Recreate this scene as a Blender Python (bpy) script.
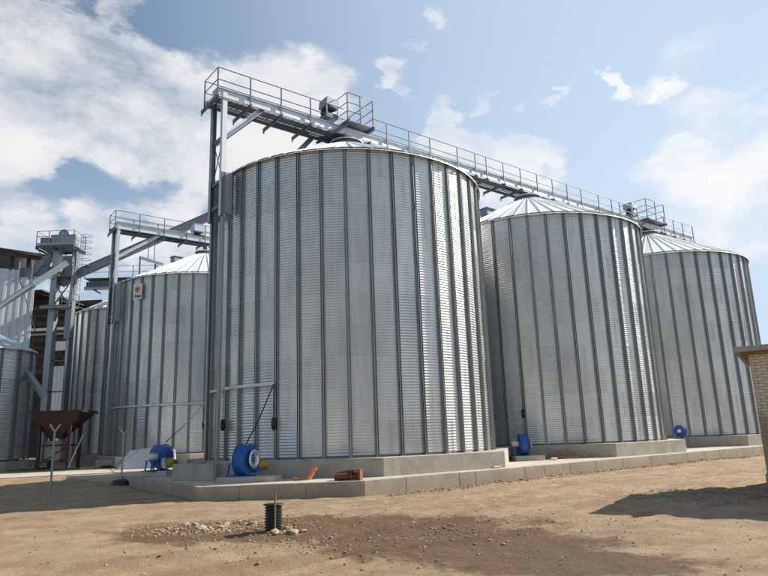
import bpy, math, random
from mathutils import Vector, Matrix
random.seed(7)
S = bpy.context.scene
for o in list(bpy.data.objects): bpy.data.objects.remove(o)
PI = math.pi
def rad(a): return math.radians(a)

# ------------------------------------------------------------------ camera
EYE = 1.75
PITCH, ROLL = rad(12.8), rad(1.961)
cam = bpy.data.cameras.new('camera'); camo = bpy.data.objects.new('camera', cam)
S.collection.objects.link(camo); S.camera = camo
cam.sensor_width = 36; cam.lens = 644.05/768*36; cam.clip_start = .1; cam.clip_end = 6000
_F = Vector((0, math.cos(PITCH), math.sin(PITCH))); _U = Vector((0, -math.sin(PITCH), math.cos(PITCH))); _R = Vector((1, 0, 0))
_rt = _R*math.cos(ROLL) - _U*math.sin(ROLL); _up = _R*math.sin(ROLL) + _U*math.cos(ROLL)
camo.matrix_world = Matrix(((_rt.x, _up.x, -_F.x, 0), (_rt.y, _up.y, -_F.y, 0), (_rt.z, _up.z, -_F.z, EYE), (0, 0, 0, 1)))

# ------------------------------------------------------------------ light
SUN_AZ, SUN_EL = rad(66), rad(35)          # azimuth measured from +Y towards +X
EXPOSURE = 0.62
SKY_STRENGTH = .076
CLOUD_LO, CLOUD_HI, VEIL = (7.3, 7.3, 7.4), (8.1, 8.0, 7.9), (5.4, 6.6, 8.1)
sun = bpy.data.lights.new('sun', 'SUN'); suno = bpy.data.objects.new('sun', sun); S.collection.objects.link(suno)
sun.energy = 5.0; sun.angle = rad(.53); sun.color = (1, .94, .84)
sd = Vector((math.sin(SUN_AZ)*math.cos(SUN_EL), math.cos(SUN_AZ)*math.cos(SUN_EL), math.sin(SUN_EL)))
suno.rotation_euler = sd.to_track_quat('Z', 'Y').to_euler()
W = bpy.data.worlds.new('World'); S.world = W; W.use_nodes = True
wt = W.node_tree; wt.nodes.clear()

class NT:
    def __init__(s, t): s.t = t
    def n(s, typ, **kw):
        nd = s.t.nodes.new(typ)
        ins = kw.pop('i', {})
        for k, v in kw.items(): setattr(nd, k, v)
        for k, v in ins.items():
            if hasattr(v, 'links') or isinstance(v, bpy.types.NodeSocket): s.t.links.new(v, nd.inputs[k])
            else: nd.inputs[k].default_value = v
        return nd
    def m(s, op, a, b=0., c=0., clamp=False):
        nd = s.t.nodes.new('ShaderNodeMath'); nd.operation = op; nd.use_clamp = clamp
        for k, v in enumerate((a, b, c)):
            if isinstance(v, bpy.types.NodeSocket): s.t.links.new(v, nd.inputs[k])
            else: nd.inputs[k].default_value = v
        return nd.outputs[0]
    def vm(s, op, a, b=(0, 0, 0), out=0):
        nd = s.t.nodes.new('ShaderNodeVectorMath'); nd.operation = op
        for k, v in enumerate((a, b)):
            if isinstance(v, bpy.types.NodeSocket): s.t.links.new(v, nd.inputs[k])
            else: nd.inputs[k].default_value = v
        return nd.outputs[out]
    def mr(s, v, a, b, c=0., d=1., smooth=True):
        nd = s.t.nodes.new('ShaderNodeMapRange'); nd.interpolation_type = 'SMOOTHSTEP' if smooth else 'LINEAR'
        s.t.links.new(v, nd.inputs[0])
        for k, q in enumerate((a, b, c, d)): nd.inputs[k+1].default_value = q
        return nd.outputs[0]
    def mix(s, f, a, b, blend='MIX'):
        nd = s.t.nodes.new('ShaderNodeMix'); nd.data_type = 'RGBA'; nd.blend_type = blend
        for k, v in ((0, f), (6, a), (7, b)):
            if isinstance(v, bpy.types.NodeSocket): s.t.links.new(v, nd.inputs[k])
            else: nd.inputs[k].default_value = v if k == 0 else (*v, 1)
        return nd.outputs[2]
    def noise(s, vec, scale, detail=4, rough=.5, dist=0., out=0):
        nd = s.t.nodes.new('ShaderNodeTexNoise')
        if vec is not None: s.t.links.new(vec, nd.inputs['Vector'])
        nd.inputs['Scale'].default_value = scale; nd.inputs['Detail'].default_value = detail
        nd.inputs['Roughness'].default_value = rough; nd.inputs['Distortion'].default_value = dist
        return nd.outputs[out]

# sky with clouds that sit at real directions on the dome
w = NT(wt)
sky = w.n('ShaderNodeTexSky', sky_type='NISHITA', sun_disc=False, sun_elevation=SUN_EL, sun_rotation=SUN_AZ,
          altitude=150, air_density=1.25, dust_density=.5, ozone_density=1.6)
dirv = w.n('ShaderNodeTexCoord').outputs['Generated']
sep = w.n('ShaderNodeSeparateXYZ', i={0: dirv}).outputs
strv = w.n('ShaderNodeCombineXYZ', i={0: sep[0], 1: sep[1], 2: w.m('MULTIPLY', sep[2], 1.9)}).outputs[0]
warp = w.noise(strv, 3.2, 3, .5, 0., 1)
wv = w.vm('ADD', strv, w.vm('MULTIPLY', w.vm('SUBTRACT', warp, (.5, .5, .5)), (.16, .16, .16)))
big = w.noise(wv, 3.4, 9, .60)
fine = w.noise(wv, 11., 8, .62)
dirw = w.vm('NORMALIZE', w.vm('ADD', dirv, w.vm('MULTIPLY', w.vm('SUBTRACT', w.noise(strv, 9., 5, .6, 0., 1), (.5, .5, .5)), (.16, .16, .12))))
def pxdir(x, y):
    d = _F + _rt*((x-384)/644.05) + _up*((288-y)/644.05); return tuple(d.normalized())
def blob(d, size, amp):
    dot = w.vm('DOT_PRODUCT', dirw, d, out=1)
    return w.mr(dot, math.cos(size), 1., 0., amp)
acc = None
# the big bank on the left, the ragged heap behind the catwalk end, scattered puffs, the bright bank at right
for x, y, size, amp in ((-60, 70, .20, .28), (20, 70, .15, .28), (70, 90, .13, .26), (120, 105, .13, .26), (170, 125, .13, .24), (225, 120, .13, .26), (280, 110, .12, .28), (325, 95, .08, .2),
                        (40, 125, .08, .14), (130, 138, .06, .10), (210, 150, .075, .12), (280, 145, .1, .25), (50, 240, .08, .17), (110, 236, .07, .15), (170, 240, .08, .18), (0, 265, .10, .2), (100, 258, .09, .20), (195, 200, .06, .18),
                        (-30, 200, .10, .10), (120, 8, .035, .16), (5, 12, .06, .10),
                        (440, 108, .05, .24), (452, 132, .055, .22), (470, 150, .05, .22), (500, 160, .075, .22), (530, 165, .06, .20), (510, 190, .09, .24), (400, 76, .034, .22), (385, 72, .03, .18), (441, 10, .024, .24), (420, 48, .018, .2), (485, 101, .028, .25),
                        (530, 98, .022, .22), (565, 94, .018, .25), (608, 80, .020, .28), (612, 92, .022, .28), (640, 88, .026, .2), (658, 84, .024, .2), (690, 112, .05, .14), (670, 150, .05, .12), (720, 160, .09, .12), (680, 180, .08, .11), (755, 130, .08, .10),
                        (775, 215, .13, .09), (700, 220, .09, .08), (850, 170, .2, .06), (980, 200, .3, .06), (640, 170, .03, .12)):
    b = blob(pxdir(x, y), size, amp); acc = b if acc is None else w.m('ADD', acc, b)
acc = w.m('MINIMUM', acc, .30)
cov = w.m('ADD', w.m('ADD', w.m('MULTIPLY', big, .62), w.m('MULTIPLY', fine, .38)), acc)
mask = w.mr(cov, .575, .88)
shade = w.mr(w.noise(w.vm('ADD', wv, (.01, 0, .06)), 4.2, 6, .6), .34, .66)
# thin pale veil, thickening towards the horizon and towards the sun
sdot = w.vm('DOT_PRODUCT', dirv, tuple(sd), out=1)
lit_ = w.mr(sdot, .35, .85)
cl = w.mix(w.m('MAXIMUM', shade, w.m('MULTIPLY', lit_, .8)), CLOUD_LO, w.mix(lit_, CLOUD_HI, (8.6, 8.6, 8.6)))
veil = w.m('ADD', w.mr(sep[2], .0, .60, .55, .05), w.mr(sdot, .20, .88, 0., .78), clamp=True)
sk2 = w.mix(veil, sky.outputs[0], VEIL)
col = w.mix(w.m('MULTIPLY', mask, .94), sk2, cl)
bg = w.n('ShaderNodeBackground', i={0: col, 1: SKY_STRENGTH})
wo = w.n('ShaderNodeOutputWorld', i={0: bg.outputs[0]})

S.render.engine = 'CYCLES'
S.view_settings.view_transform = 'Standard'; S.view_settings.look = 'None'
S.view_settings.exposure = EXPOSURE; S.view_settings.gamma = 1; S.view_settings.use_curve_mapping = False
S.cycles.max_bounces = 8; S.cycles.glossy_bounces = 4; S.cycles.diffuse_bounces = 3

# ------------------------------------------------------------------ mesh helper
C = S.collection.objects
class MB:
    def __init__(s): s.v = []; s.f = []; s.sm = []
    def add(s, vs, fs, smooth=False):
        o = len(s.v); s.v += [tuple(q) for q in vs]; s.f += [tuple(i+o for i in q) for q in fs]; s.sm += [smooth]*len(fs); return s
    def box(s, a, b, M=None):
        x0, y0, z0 = a; x1, y1, z1 = b
        vs = [Vector(q) for q in ((x0,y0,z0),(x1,y0,z0),(x1,y1,z0),(x0,y1,z0),(x0,y0,z1),(x1,y0,z1),(x1,y1,z1),(x0,y1,z1))]
        if M: vs = [M @ q for q in vs]
        return s.add(vs, [(0,3,2,1),(4,5,6,7),(0,1,5,4),(1,2,6,5),(2,3,7,6),(3,0,4,7)])
    def frame(s, p, q, up=(0, 0, 1)):
        p, q = Vector(p), Vector(q); d = (q-p).normalized(); u = Vector(up)
        if abs(d.dot(u)) > .98: u = Vector((1, 0, 0)) if abs(d.x) < .9 else Vector((0, 1, 0))
        x = d.cross(u).normalized(); y = x.cross(d).normalized(); return p, q, x, y, d
    def bar(s, p, q, w_, h_, up=(0, 0, 1)):
        p, q, x, y, d = s.frame(p, q, up)
        vs = [e + x*(a*w_/2) + y*(b*h_/2) for e in (p, q) for a, b in ((-1,-1),(1,-1),(1,1),(-1,1))]
        return s.add(vs, [(0,1,2,3),(7,6,5,4),(0,4,5,1),(1,5,6,2),(2,6,7,3),(3,7,4,0)])
    def chan(s, p, q, w_, h_, t=.014, side=1, up=(0, 0, 1)):
        # a steel channel: a web and two flanges opening sideways
        p, q, x, y, d = s.frame(p, q, up)
        prof = [(-w_/2,-h_/2),(w_/2,-h_/2),(w_/2,-h_/2+t),(-w_/2+t,-h_/2+t),(-w_/2+t,h_/2-t),(w_/2,h_/2-t),(w_/2,h_/2),(-w_/2,h_/2)]
        prof = [(a*side, b) for a, b in prof]; n = len(prof)
        vs = [e + x*a + y*b for e in (p, q) for a, b in prof]
        fs = [(i, (i+1) % n, n+(i+1) % n, n+i) for i in range(n)]
        fs += [(0,1,2,3),(0,3,4,7),(4,5,6,7),(n+3,n+2,n+1,n),(n+7,n+4,n+3,n),(n+7,n+6,n+5,n+4)]
        return s.add(vs, fs)
    def tube(s, pts, r, n=8, cap=True, r2=None):
        pts = [Vector(q) for q in pts]; vs = []; m = len(pts)
        for i, p in enumerate(pts):
            d = (pts[min(i+1, m-1)] - pts[max(i-1, 0)]).normalized()
            u = Vector((0, 0, 1)) if abs(d.z) < .95 else Vector((1, 0, 0))
            x = d.cross(u).normalized(); y = x.cross(d).normalized()
            rr = r if r2 is None else r + (r2-r)*i/max(m-1, 1)
            vs += [p + x*(rr*math.cos(2*PI*k/n)) + y*(rr*math.sin(2*PI*k/n)) for k in range(n)]
        fs = [(i*n+k, i*n+(k+1) % n, (i+1)*n+(k+1) % n, (i+1)*n+k) for i in range(m-1) for k in range(n)]
        s.add(vs, fs, True)
        if cap:
            s.add(vs[:n], [tuple(range(n))]); s.add(vs[-n:], [tuple(reversed(range(n)))])
        return s
    def lathe(s, prof, n=24, M=None, smooth=True):
        vs = []
        for r, z in prof:
            for k in range(n):
                q = Vector((r*math.cos(2*PI*k/n), r*math.sin(2*PI*k/n), z)); vs.append(M @ q if M else q)
        fs = [(i*n+k, i*n+(k+1) % n, (i+1)*n+(k+1) % n, (i+1)*n+k) for i in range(len(prof)-1) for k in range(n)]
        s.add(vs, fs, smooth)
        return s
    def prism(s, poly, z0, z1, M=None):
        n = len(poly); vs = [Vector((x, y, z)) for z in (z0, z1) for x, y in poly]
        if M: vs = [M @ q for q in vs]
        fs = [(i, (i+1) % n, n+(i+1) % n, n+i) for i in range(n)] + [tuple(reversed(range(n))), tuple(range(n, 2*n))]
        return s.add(vs, fs)
    def data(s, name, mat):
        me = bpy.data.meshes.new(name); me.from_pydata(s.v, [], s.f)
        me.polygons.foreach_set('use_smooth', s.sm); me.materials.append(mat); me.update(); return me
    def build(s, name, mat, parent=None, loc=(0, 0, 0), rz=0):
        return put(name, s.data(name, mat), parent, loc, rz)
def put(name, me, parent=None, loc=(0, 0, 0), rz=0):
    o = bpy.data.objects.new(name, me); C.link(o); o.parent = parent; o.location = loc; o.rotation_euler = (0, 0, rz); return o
def tag(o, label=None, cat=None, group=None, kind=None):
    for k, v in (('label', label), ('category', cat), ('group', group), ('kind', kind)):
        if v: o[k] = v
    return o
def empty(name, loc=(0, 0, 0), rz=0, label=None, cat=None, group=None):
    o = bpy.data.objects.new(name, None); C.link(o); o.location = loc; o.rotation_euler = (0, 0, rz); o.empty_display_size = .2
    return tag(o, label, cat, group)
def bevel(o, wd=.01, seg=1):
    m = o.modifiers.new('bevel', 'BEVEL'); m.width = wd; m.segments = seg; m.limit_method = 'ANGLE'; m.angle_limit = rad(40); return o

# ------------------------------------------------------------------ materials
def new_mat(name):
    m = bpy.data.materials.new(name); m.use_nodes = True; t = m.node_tree; t.nodes.clear(); k = NT(t)
    b = k.n('ShaderNodeBsdfPrincipled'); o = k.n('ShaderNodeOutputMaterial', i={0: b.outputs[0]}); k.b = b
    return m, k
def setp(k, **kw):
    for n_, v in kw.items():
        n_ = n_.replace('_', ' ')
        if isinstance(v, bpy.types.NodeSocket): k.t.links.new(v, k.b.inputs[n_])
        else: k.b.inputs[n_].default_value = (*v, 1) if isinstance(v, tuple) and len(v) == 3 else v
def bump(k, h, strength=.3, dist=.02):
    bn = k.n('ShaderNodeBump', i={'Height': h, 'Strength': strength, 'Distance': dist}); setp(k, Normal=bn.outputs[0])

def galv(name, base, rough, metal=.9, var=.10, streak=.5):
    m, k = new_mat(name)
    oi = k.n('ShaderNodeObjectInfo'); tc = k.n('ShaderNodeTexCoord'); geo = k.n('ShaderNodeNewGeometry').outputs['Position']
    sp = k.noise(geo, 14., 5, .7)                       # zinc spangle and smears
    sx = k.n('ShaderNodeSeparateXYZ', i={0: geo}).outputs
    sv = k.n('ShaderNodeCombineXYZ', i={0: sx[0], 1: sx[1], 2: k.m('MULTIPLY', sx[2], .12)}).outputs[0]
    st = k.mr(k.noise(sv, 2.6, 5, .65), .35, .75)
    val = k.m('ADD', k.m('ADD', 1-var/2, k.m('MULTIPLY', oi.outputs['Random'], var)), k.m('MULTIPLY', k.m('SUBTRACT', sp, .5), .22))
    val = k.m('SUBTRACT', val, k.m('MULTIPLY', st, .14*streak))
    vc = k.n('ShaderNodeCombineXYZ', i={0: val, 1: val, 2: val}).outputs[0]
    colr = k.mix(1., base, vc, 'MULTIPLY')
    dust = k.mr(sx[2], .9, 2.6, .35, 0.)                # dust thrown up on the lowest sheets
    colr = k.mix(k.m('MULTIPLY', dust, k.mr(sp, .3, .7)), colr, (.42, .36, .28))
    setp(k, Base_Color=colr, Metallic=k.m('SUBTRACT', metal, k.m('MULTIPLY', dust, .3)),
         Roughness=k.m('ADD', rough-.06, k.m('ADD', k.m('MULTIPLY', oi.outputs['Random'], .07), k.m('MULTIPLY', st, .10))))
    bump(k, k.noise(geo, 1.6, 2, .5), .10, .02)
    return m
M_sheet = galv('galvanised_sheet', (.66, .67, .665), .31, .86, .14, 1.3)
M_stiff = galv('galvanised_stiffener', (.29, .295, .295), .38, .9)
M_roof = galv('galvanised_roof', (.84, .84, .83), .55, .30)
M_steel = galv('galvanised_steel', (.56, .59, .62), .48, .6)
M_dark = galv('weathered_dark_steel', (.17, .18, .20), .55, .6)
M_duct = galv('grey_duct_steel', (.22, .245, .275), .5, .55)
M_elev = galv('weathered_grey_steel', (.34, .37, .40), .5, .55)
M_rail = galv('rail_steel', (.15, .155, .165), .5, .6)

def simple(name, col, rough=.6, metal=0., var=.15, scale=6., bumpk=.15, dark=None):
    m, k = new_mat(name); geo = k.n('ShaderNodeNewGeometry').outputs['Position']; tc = k.n('ShaderNodeTexCoord').outputs['Object']
    n1 = k.noise(tc, scale, 6, .65); d = dark or tuple(c*.6 for c in col)
    oi = k.n('ShaderNodeObjectInfo').outputs['Random']
    c2 = k.mix(k.mr(n1, .3, .7), tuple(c*(1-var) for c in col), tuple(min(1, c*(1+var)) for c in col))
    c2 = k.mix(k.m('MULTIPLY', k.mr(k.noise(tc, scale*.35, 5, .7), .52, .75), .55), c2, d)
    c2 = k.mix(k.m('MULTIPLY', oi, var), c2, d)
    setp(k, Base_Color=c2, Metallic=metal, Roughness=rough)
    if bumpk: bump(k, k.noise(tc, scale*5, 5, .7), bumpk, .01)
    return m
M_blue = simple('blue_enamel', (.010, .085, .36), .48, 0, .2, 4, .12, (.075, .10, .16))
M_white = simple('white_paint', (.74, .74, .70), .5, 0, .06, 4, .05)
M_alu = simple('bright_aluminium', (.72, .72, .72), .35, .8, .1, 4, .05)
M_yellow = simple('yellow_paint', (.50, .29, .035), .5, 0, .15, 5, .05, (.35, .17, .02))
M_maroon = simple('maroon_primer_steel', (.018, .003, .004), .6, .1, .25, 3, .1, (.030, .007, .006))
M_black = simple('black_plastic', (.010, .010, .011), .5, 0, .2, 6, .05)
M_rust = simple('rusty_steel', (.20, .075, .035), .8, .2, .3, 8, .3, (.07, .03, .02))
M_orange = simple('orange_plastic', (.66, .19, .07), .5, 0, .15, 8, .1, (.42, .12, .05))
M_wood = simple('weathered_wood', (.30, .19, .11), .85, 0, .3, 7, .3, (.14, .085, .05))
M_brick = simple('tan_brick', (.68, .54, .38), .9, 0, .16, 9, .4, (.50, .36, .23))
_k = NT(M_brick.node_tree); _k.b = [n for n in M_brick.node_tree.nodes if n.type == 'BSDF_PRINCIPLED'][0]
_g = _k.n('ShaderNodeNewGeometry').outputs['Position']; _z = _k.n('ShaderNodeSeparateXYZ', i={0: _g}).outputs[2]
_st = _k.mr(_k.m('ADD', _z, _k.m('MULTIPLY', _k.m('SUBTRACT', _k.noise(_g, 1.7, 6, .7), .5), 2.6)), 2.25, 1.85, 0., .55)   # lower courses mottled darker
setp(_k, Base_Color=_k.mix(_st, _k.b.inputs['Base Color'].links[0].from_socket, (.15, .095, .06)))
M_mortar = simple('grey_mortar', (.34, .29, .22), .95, 0, .12, 12, .4)
M_sack = simple('pale_sack', (.46, .37, .29), .85, 0, .15, 5, .3)
M_shedw = simple('pale_profiled_siding', (.60, .64, .67), .5, .2, .06, 1.2, .05, (.52, .54, .55))
M_shedr = simple('rusty_roof_steel', (.11, .055, .035), .8, .1, .35, 1.6, .2, (.05, .028, .02))
M_sheddark = simple('dark_brown_sheeting', (.075, .05, .036), .8, 0, .3, 1.3, .1, (.03, .022, .018))
M_cable = simple('black_cable', (.012, .012, .013), .6, 0, .1, 4, 0)
M_signw = simple('sign_white', (.72, .72, .70), .45, 0, .04, 3, 0)
M_signr = simple('sign_red', (.42, .05, .035), .45, 0, .1, 6, 0)
M_signp = simple('sign_pale_red', (.66, .42, .38), .45, 0, .1, 6, 0)
M_signk = simple('sign_black', (.02, .02, .022), .45, 0, .1, 6, 0)

def concrete(name, base, stain=.5):
    m, k = new_mat(name); geo = k.n('ShaderNodeNewGeometry').outputs['Position']
    oi = k.n('ShaderNodeObjectInfo').outputs['Random']
    n1 = k.noise(geo, 1.3, 7, .68); n2 = k.noise(geo, 9., 6, .7); n3 = k.noise(geo, 70., 3, .6)
    sx = k.n('ShaderNodeSeparateXYZ', i={0: geo}).outputs
    sv = k.n('ShaderNodeCombineXYZ', i={0: sx[0], 1: sx[1], 2: k.m('MULTIPLY', sx[2], .15)}).outputs[0]
    runs = k.mr(k.noise(sv, 3.2, 5, .7), .5, .75)
    c = k.mix(k.mr(n1, .3, .7), tuple(q*.80 for q in base), tuple(q*1.14 for q in base))
    c = k.mix(k.m('MULTIPLY', k.mr(n2, .45, .75), .35), c, tuple(q*.72 for q in base))
    c = k.mix(k.m('MULTIPLY', runs, stain), c, (base[0]*.62, base[1]*.56, base[2]*.48))
    c = k.mix(k.m('MULTIPLY', oi, .22), c, tuple(q*.72 for q in base))
    foot = k.mr(k.m('ADD', sx[2], k.m('MULTIPLY', k.m('SUBTRACT', n2, .5), .5)), .0, .5, .45, 0.)
    c = k.mix(foot, c, (.30, .205, .115))
    spots = k.mr(k.noise(geo, 26., 4, .6), .62, .72)
    c = k.mix(k.m('MULTIPLY', spots, .35), c, tuple(q*.5 for q in base))
    setp(k, Base_Color=c, Roughness=.9)
    bump(k, k.m('ADD', k.m('ADD', n2, k.m('MULTIPLY', n1, 1.2)), k.m('MULTIPLY', n3, .5)), .45, .016)
    return m
M_conc = concrete('plinth_concrete', (.40, .36, .30), .45)
M_kerb = concrete('kerb_concrete', (.38, .335, .27), .5)
M_slab = concrete('slab_concrete', (.50, .44, .35), .3)
M_path = concrete('path_concrete', (.50, .45, .36), .2)

def ground_mat():
    m, k = new_mat('sandy_dirt'); geo = k.n('ShaderNodeNewGeometry').outputs['Position']
    sx = k.n('ShaderNodeSeparateXYZ', i={0: geo}).outputs
    # tyre-drawn streaks run along the silo row
    rot = k.n('ShaderNodeVectorRotate', rotation_type='Z_AXIS', i={'Vector': geo, 'Angle': rad(-38.3)}).outputs[0]
    rx = k.n('ShaderNodeSeparateXYZ', i={0: rot}).outputs
    strv = k.n('ShaderNodeCombineXYZ', i={0: k.m('MULTIPLY', rx[0], .16), 1: rx[1], 2: 0.}).outputs[0]
    n_big = k.noise(geo, .22, 5, .6); n_mid = k.noise(geo, 1.1, 7, .7, .3); n_f = k.noise(geo, 7., 7, .72); n_g = k.noise(geo, 55., 4, .75); n_s = k.noise(strv, 1.3, 6, .65, .4)
    c = k.mix(k.mr(n_mid, .34, .66), (.262, .174, .095), (.388, .280, .170))
    c = k.mix(k.m('MULTIPLY', k.mr(n_s, .46, .66), .75), c, (.225, .138, .068))
    c = k.mix(k.m('MULTIPLY', k.mr(n_big, .5, .7), .45), c, (.41, .318, .212))
    c = k.mix(k.m('MULTIPLY', k.mr(n_f, .50, .74), .45), c, (.20, .125, .064))
    c = k.mix(k.m('MULTIPLY', k.mr(n_g, .53, .68), .55), c, (.16, .105, .058))
    c = k.mix(k.m('MULTIPLY', k.mr(n_g, .46, .30), .45), c, (.48, .36, .225))
    # damp soil
    def damp(cx, cy, ax, ay, ang, edge=.5):
        px = k.m('SUBTRACT', sx[0], cx); py = k.m('SUBTRACT', sx[1], cy); ca, sa = math.cos(ang), math.sin(ang)
        qx = k.m('ADD', k.m('MULTIPLY', px, ca/ax), k.m('MULTIPLY', py, sa/ax)); qy = k.m('ADD', k.m('MULTIPLY', px, -sa/ay), k.m('MULTIPLY', py, ca/ay))
        r = k.m('SQRT', k.m('ADD', k.m('MULTIPLY', qx, qx), k.m('MULTIPLY', qy, qy)))
        r = k.m('ADD', r, k.m('MULTIPLY', k.m('SUBTRACT', n_mid, .5), 1.0)); r = k.m('ADD', r, k.m('MULTIPLY', k.m('SUBTRACT', n_f, .5), .8))
        return k.mr(r, 1.12, .76)
    d = damp(-1.3, 13.6, 4.3, 1.6, rad(-8)); d = k.m('MAXIMUM', d, damp(-3.3, 13.2, 2.5, 1.15, rad(-6))); d = k.m('MAXIMUM', d, damp(.9, 11.3, 2.9, 2.0, rad(-25))); d = k.m('MAXIMUM', d, damp(2.2, 9.3, 2.0, 1.1, rad(-20)))
    dd = k.mix(k.mr(n_f, .35, .7), (.088, .046, .019), (.140, .076, .033))
    c = k.mix(k.m('MULTIPLY', d, .93), c, dd)
    # unseen dark green ground past the yard, added to dim the silo reflections
    far = k.mr(k.m('ADD', k.vm('DISTANCE', geo, (-2, 30, 0), 1), k.m('MULTIPLY', k.m('SUBTRACT', n_big, .5), 26.)), 52., 66.)
    c = k.mix(far, c, k.mix(n_mid, (.05, .06, .022), (.11, .105, .045)))
    setp(k, Base_Color=c, Roughness=.95)
    h = k.m('ADD', k.m('MULTIPLY', n_f, .6), k.m('ADD', k.m('MULTIPLY', n_g, .30), k.m('MULTIPLY', n_s, .6)))
    bump(k, h, 1.0, .07)
    return m
M_ground = ground_mat()
M_stone = simple('pale_limestone', (.40, .31, .21), .9, 0, .25, 9, .5, (.25, .175, .105))
M_clod = simple('dirt_clods', (.31, .22, .13), .95, 0, .3, 1.3, .3, (.16, .11, .065))
M_gravel = simple('grey_gravel', (.27, .24, .20), .9, 0, .35, 3, .4, (.10, .10, .10))

# ------------------------------------------------------------------ layout of the place
RW = Vector((.78449, .62014)); RV = Vector((.62014, -.78449)); RANG = math.atan2(.62014, .78449)
PA = Vector((-1.578, 28.934)); STEP = Vector((10.53, 8.324)); PB = PA+STEP; PC = PA+STEP*2
PD = Vector((-13.3, 46.67)); PE = Vector((-21.25, 56.75)); PD2 = PD+STEP; PE2 = PE+STEP
R, H, ZP = 6.05, 11.44, 1.0
def row(u_, v_, O=PA): return O + RW*u_ + RV*v_

# ------------------------------------------------------------------ ground
def h2(x, y, s):
    def hsh(i, j): return (math.sin(i*127.1+j*311.7+s*74.7)*43758.5453) % 1.
    i, j = math.floor(x), math.floor(y); a, b = x-i, y-j; a = a*a*(3-2*a); b = b*b*(3-2*b)
    return (hsh(i,j)*(1-a)+hsh(i+1,j)*a)*(1-b)+(hsh(i,j+1)*(1-a)+hsh(i+1,j+1)*a)*b
def sst(x, a, b):
    t = min(1, max(0, (x-a)/(b-a))); return t*t*(3-2*t)
def ground_base(x, y):
    z = .3*sst(y, 26.5, 31)*sst(-x, 9.5, 12.5)
    z += .22*sst(y, 36.5, 44)*sst(-x, 11, 15)
    return z
def ground_z(x, y):
    z = ground_base(x, y)
    near = 1-sst(math.hypot(x, y-18), 26, 44)
    if near > 0:
        a = x*RW.x+y*RW.y; b = x*RV.x+y*RV.y
        q = (h2(x*.5, y*.5, 1)-.5)*.07 + (h2(x*1.7, y*1.7, 2)-.5)*.035 + (h2(x*4.3, y*4.3, 3)-.5)*.030 + (h2(x*8.1, y*8.1, 6)-.5)*.022 + (h2(a*.5, b*3.2, 4)-.5)*.030
        vv = (x-PA.x)*RV.x+(y-PA.y)*RV.y; uu = (x-PA.x)*RW.x+(y-PA.y)*RW.y
        for c0, bend in ((10.2, .012), (12.0, .012), (14.6, -.010), (16.4, -.010)):
            t_ = abs(vv-c0-bend*(uu-4)**2*.5-(h2(uu*.3, c0, 8)-.5)*.5)
            if t_ < .42: q += (-.07*(1-(t_/.2)**4) if t_ < .2 else .03*(1-((t_-.31)/.11)**2))*(.55+.6*h2(uu*.45, c0, 9))*sst(math.hypot(x+2.5, y-13.1), 1.0, 2.2)
        z += (q-.01)*near
    return z
def spaced(lo, hi, step, far_lo, far_hi):
    v = []; x = lo
    while x <= hi+1e-6: v.append(x); x += step
    a, s_ = hi, step
    while a < far_hi: s_ *= 1.35; a += s_; v.append(a)
    a, s_ = lo, step
    while a > far_lo: s_ *= 1.35; a -= s_; v.insert(0, a)
    return v
gx = spaced(-17, 15, .11, -2500, 2500); gy = spaced(6.5, 33, .11, -2500, 4000)
nx, ny = len(gx), len(gy)
gm = MB(); gm.v = [(x, y, ground_z(x, y)) for y in gy for x in gx]
gm.f = [(j*nx+i, j*nx+i+1, (j+1)*nx+i+1, (j+1)*nx+i) for j in range(ny-1) for i in range(nx-1)]; gm.sm = [True]*len(gm.f)
tag(gm.build('ground', M_ground), kind='structure')

# raised concrete yard under the silo row, with its kerb wall
KV = 7.5
k0 = row(-4.95, KV); ks = Vector((-5.70, 19.85)); kl = Vector((-10.9, 27.9)); kend = row(40, KV)
back = [row(40, -9), row(-9.5, -9)]
yard = [(-10.75, 27.95), (-5.62, 20.0), (k0.x-.03, k0.y+.12)] + [tuple(row(39.9, KV-.13))] + [tuple(q) for q in back]
tag(MB().prism(yard, -.3, .40).build('concrete_yard', M_slab), kind='structure')
kw = empty('kerb_wall', (k0.x, k0.y, 0), 0, 'low cast concrete kerb wall edging the raised yard in front of the silos', 'kerb wall')
def kerb_run(a, b, n, inset):
    a, b = Vector(a), Vector(b); d = (b-a); L_ = d.length; d /= L_; nrm = Vector((-d.y, d.x))*inset
    cuts = [0]+[(i+random.uniform(-.3, .3))/n for i in range(1, n)]+[1]
    for i in range(n):
        t0, t1 = L_*cuts[i]+.0025, L_*cuts[i+1]-.0025; j = random.uniform(-.008, .008); zt = .425+random.uniform(-.006, .006)
        p = [a+d*t0-nrm*j, a+d*t1-nrm*j, a+d*t1+nrm, a+d*t0+nrm]
        if inset < 0: p.reverse()
        bevel(MB().prism([(q.x-k0.x, q.y-k0.y) for q in p], -.25, zt).build('kerb_block', M_kerb, kw), .012)
kerb_run(kl, ks, 4, .16); kerb_run(ks, k0, 3, .16); kerb_run(k0+Vector((.02, .012)), kend, 26, .16)

# sunlit concrete path on the left
tag(MB().prism([(-40, 20.4), (-18.5, 31.4), (-12.4, 34.3), (-8.0, 37.5), (-9, 40.5), (-13, 41), (-22, 37.6), (-44, 27)], -.1, .345).build('concrete_path', M_path), kind='structure')

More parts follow.
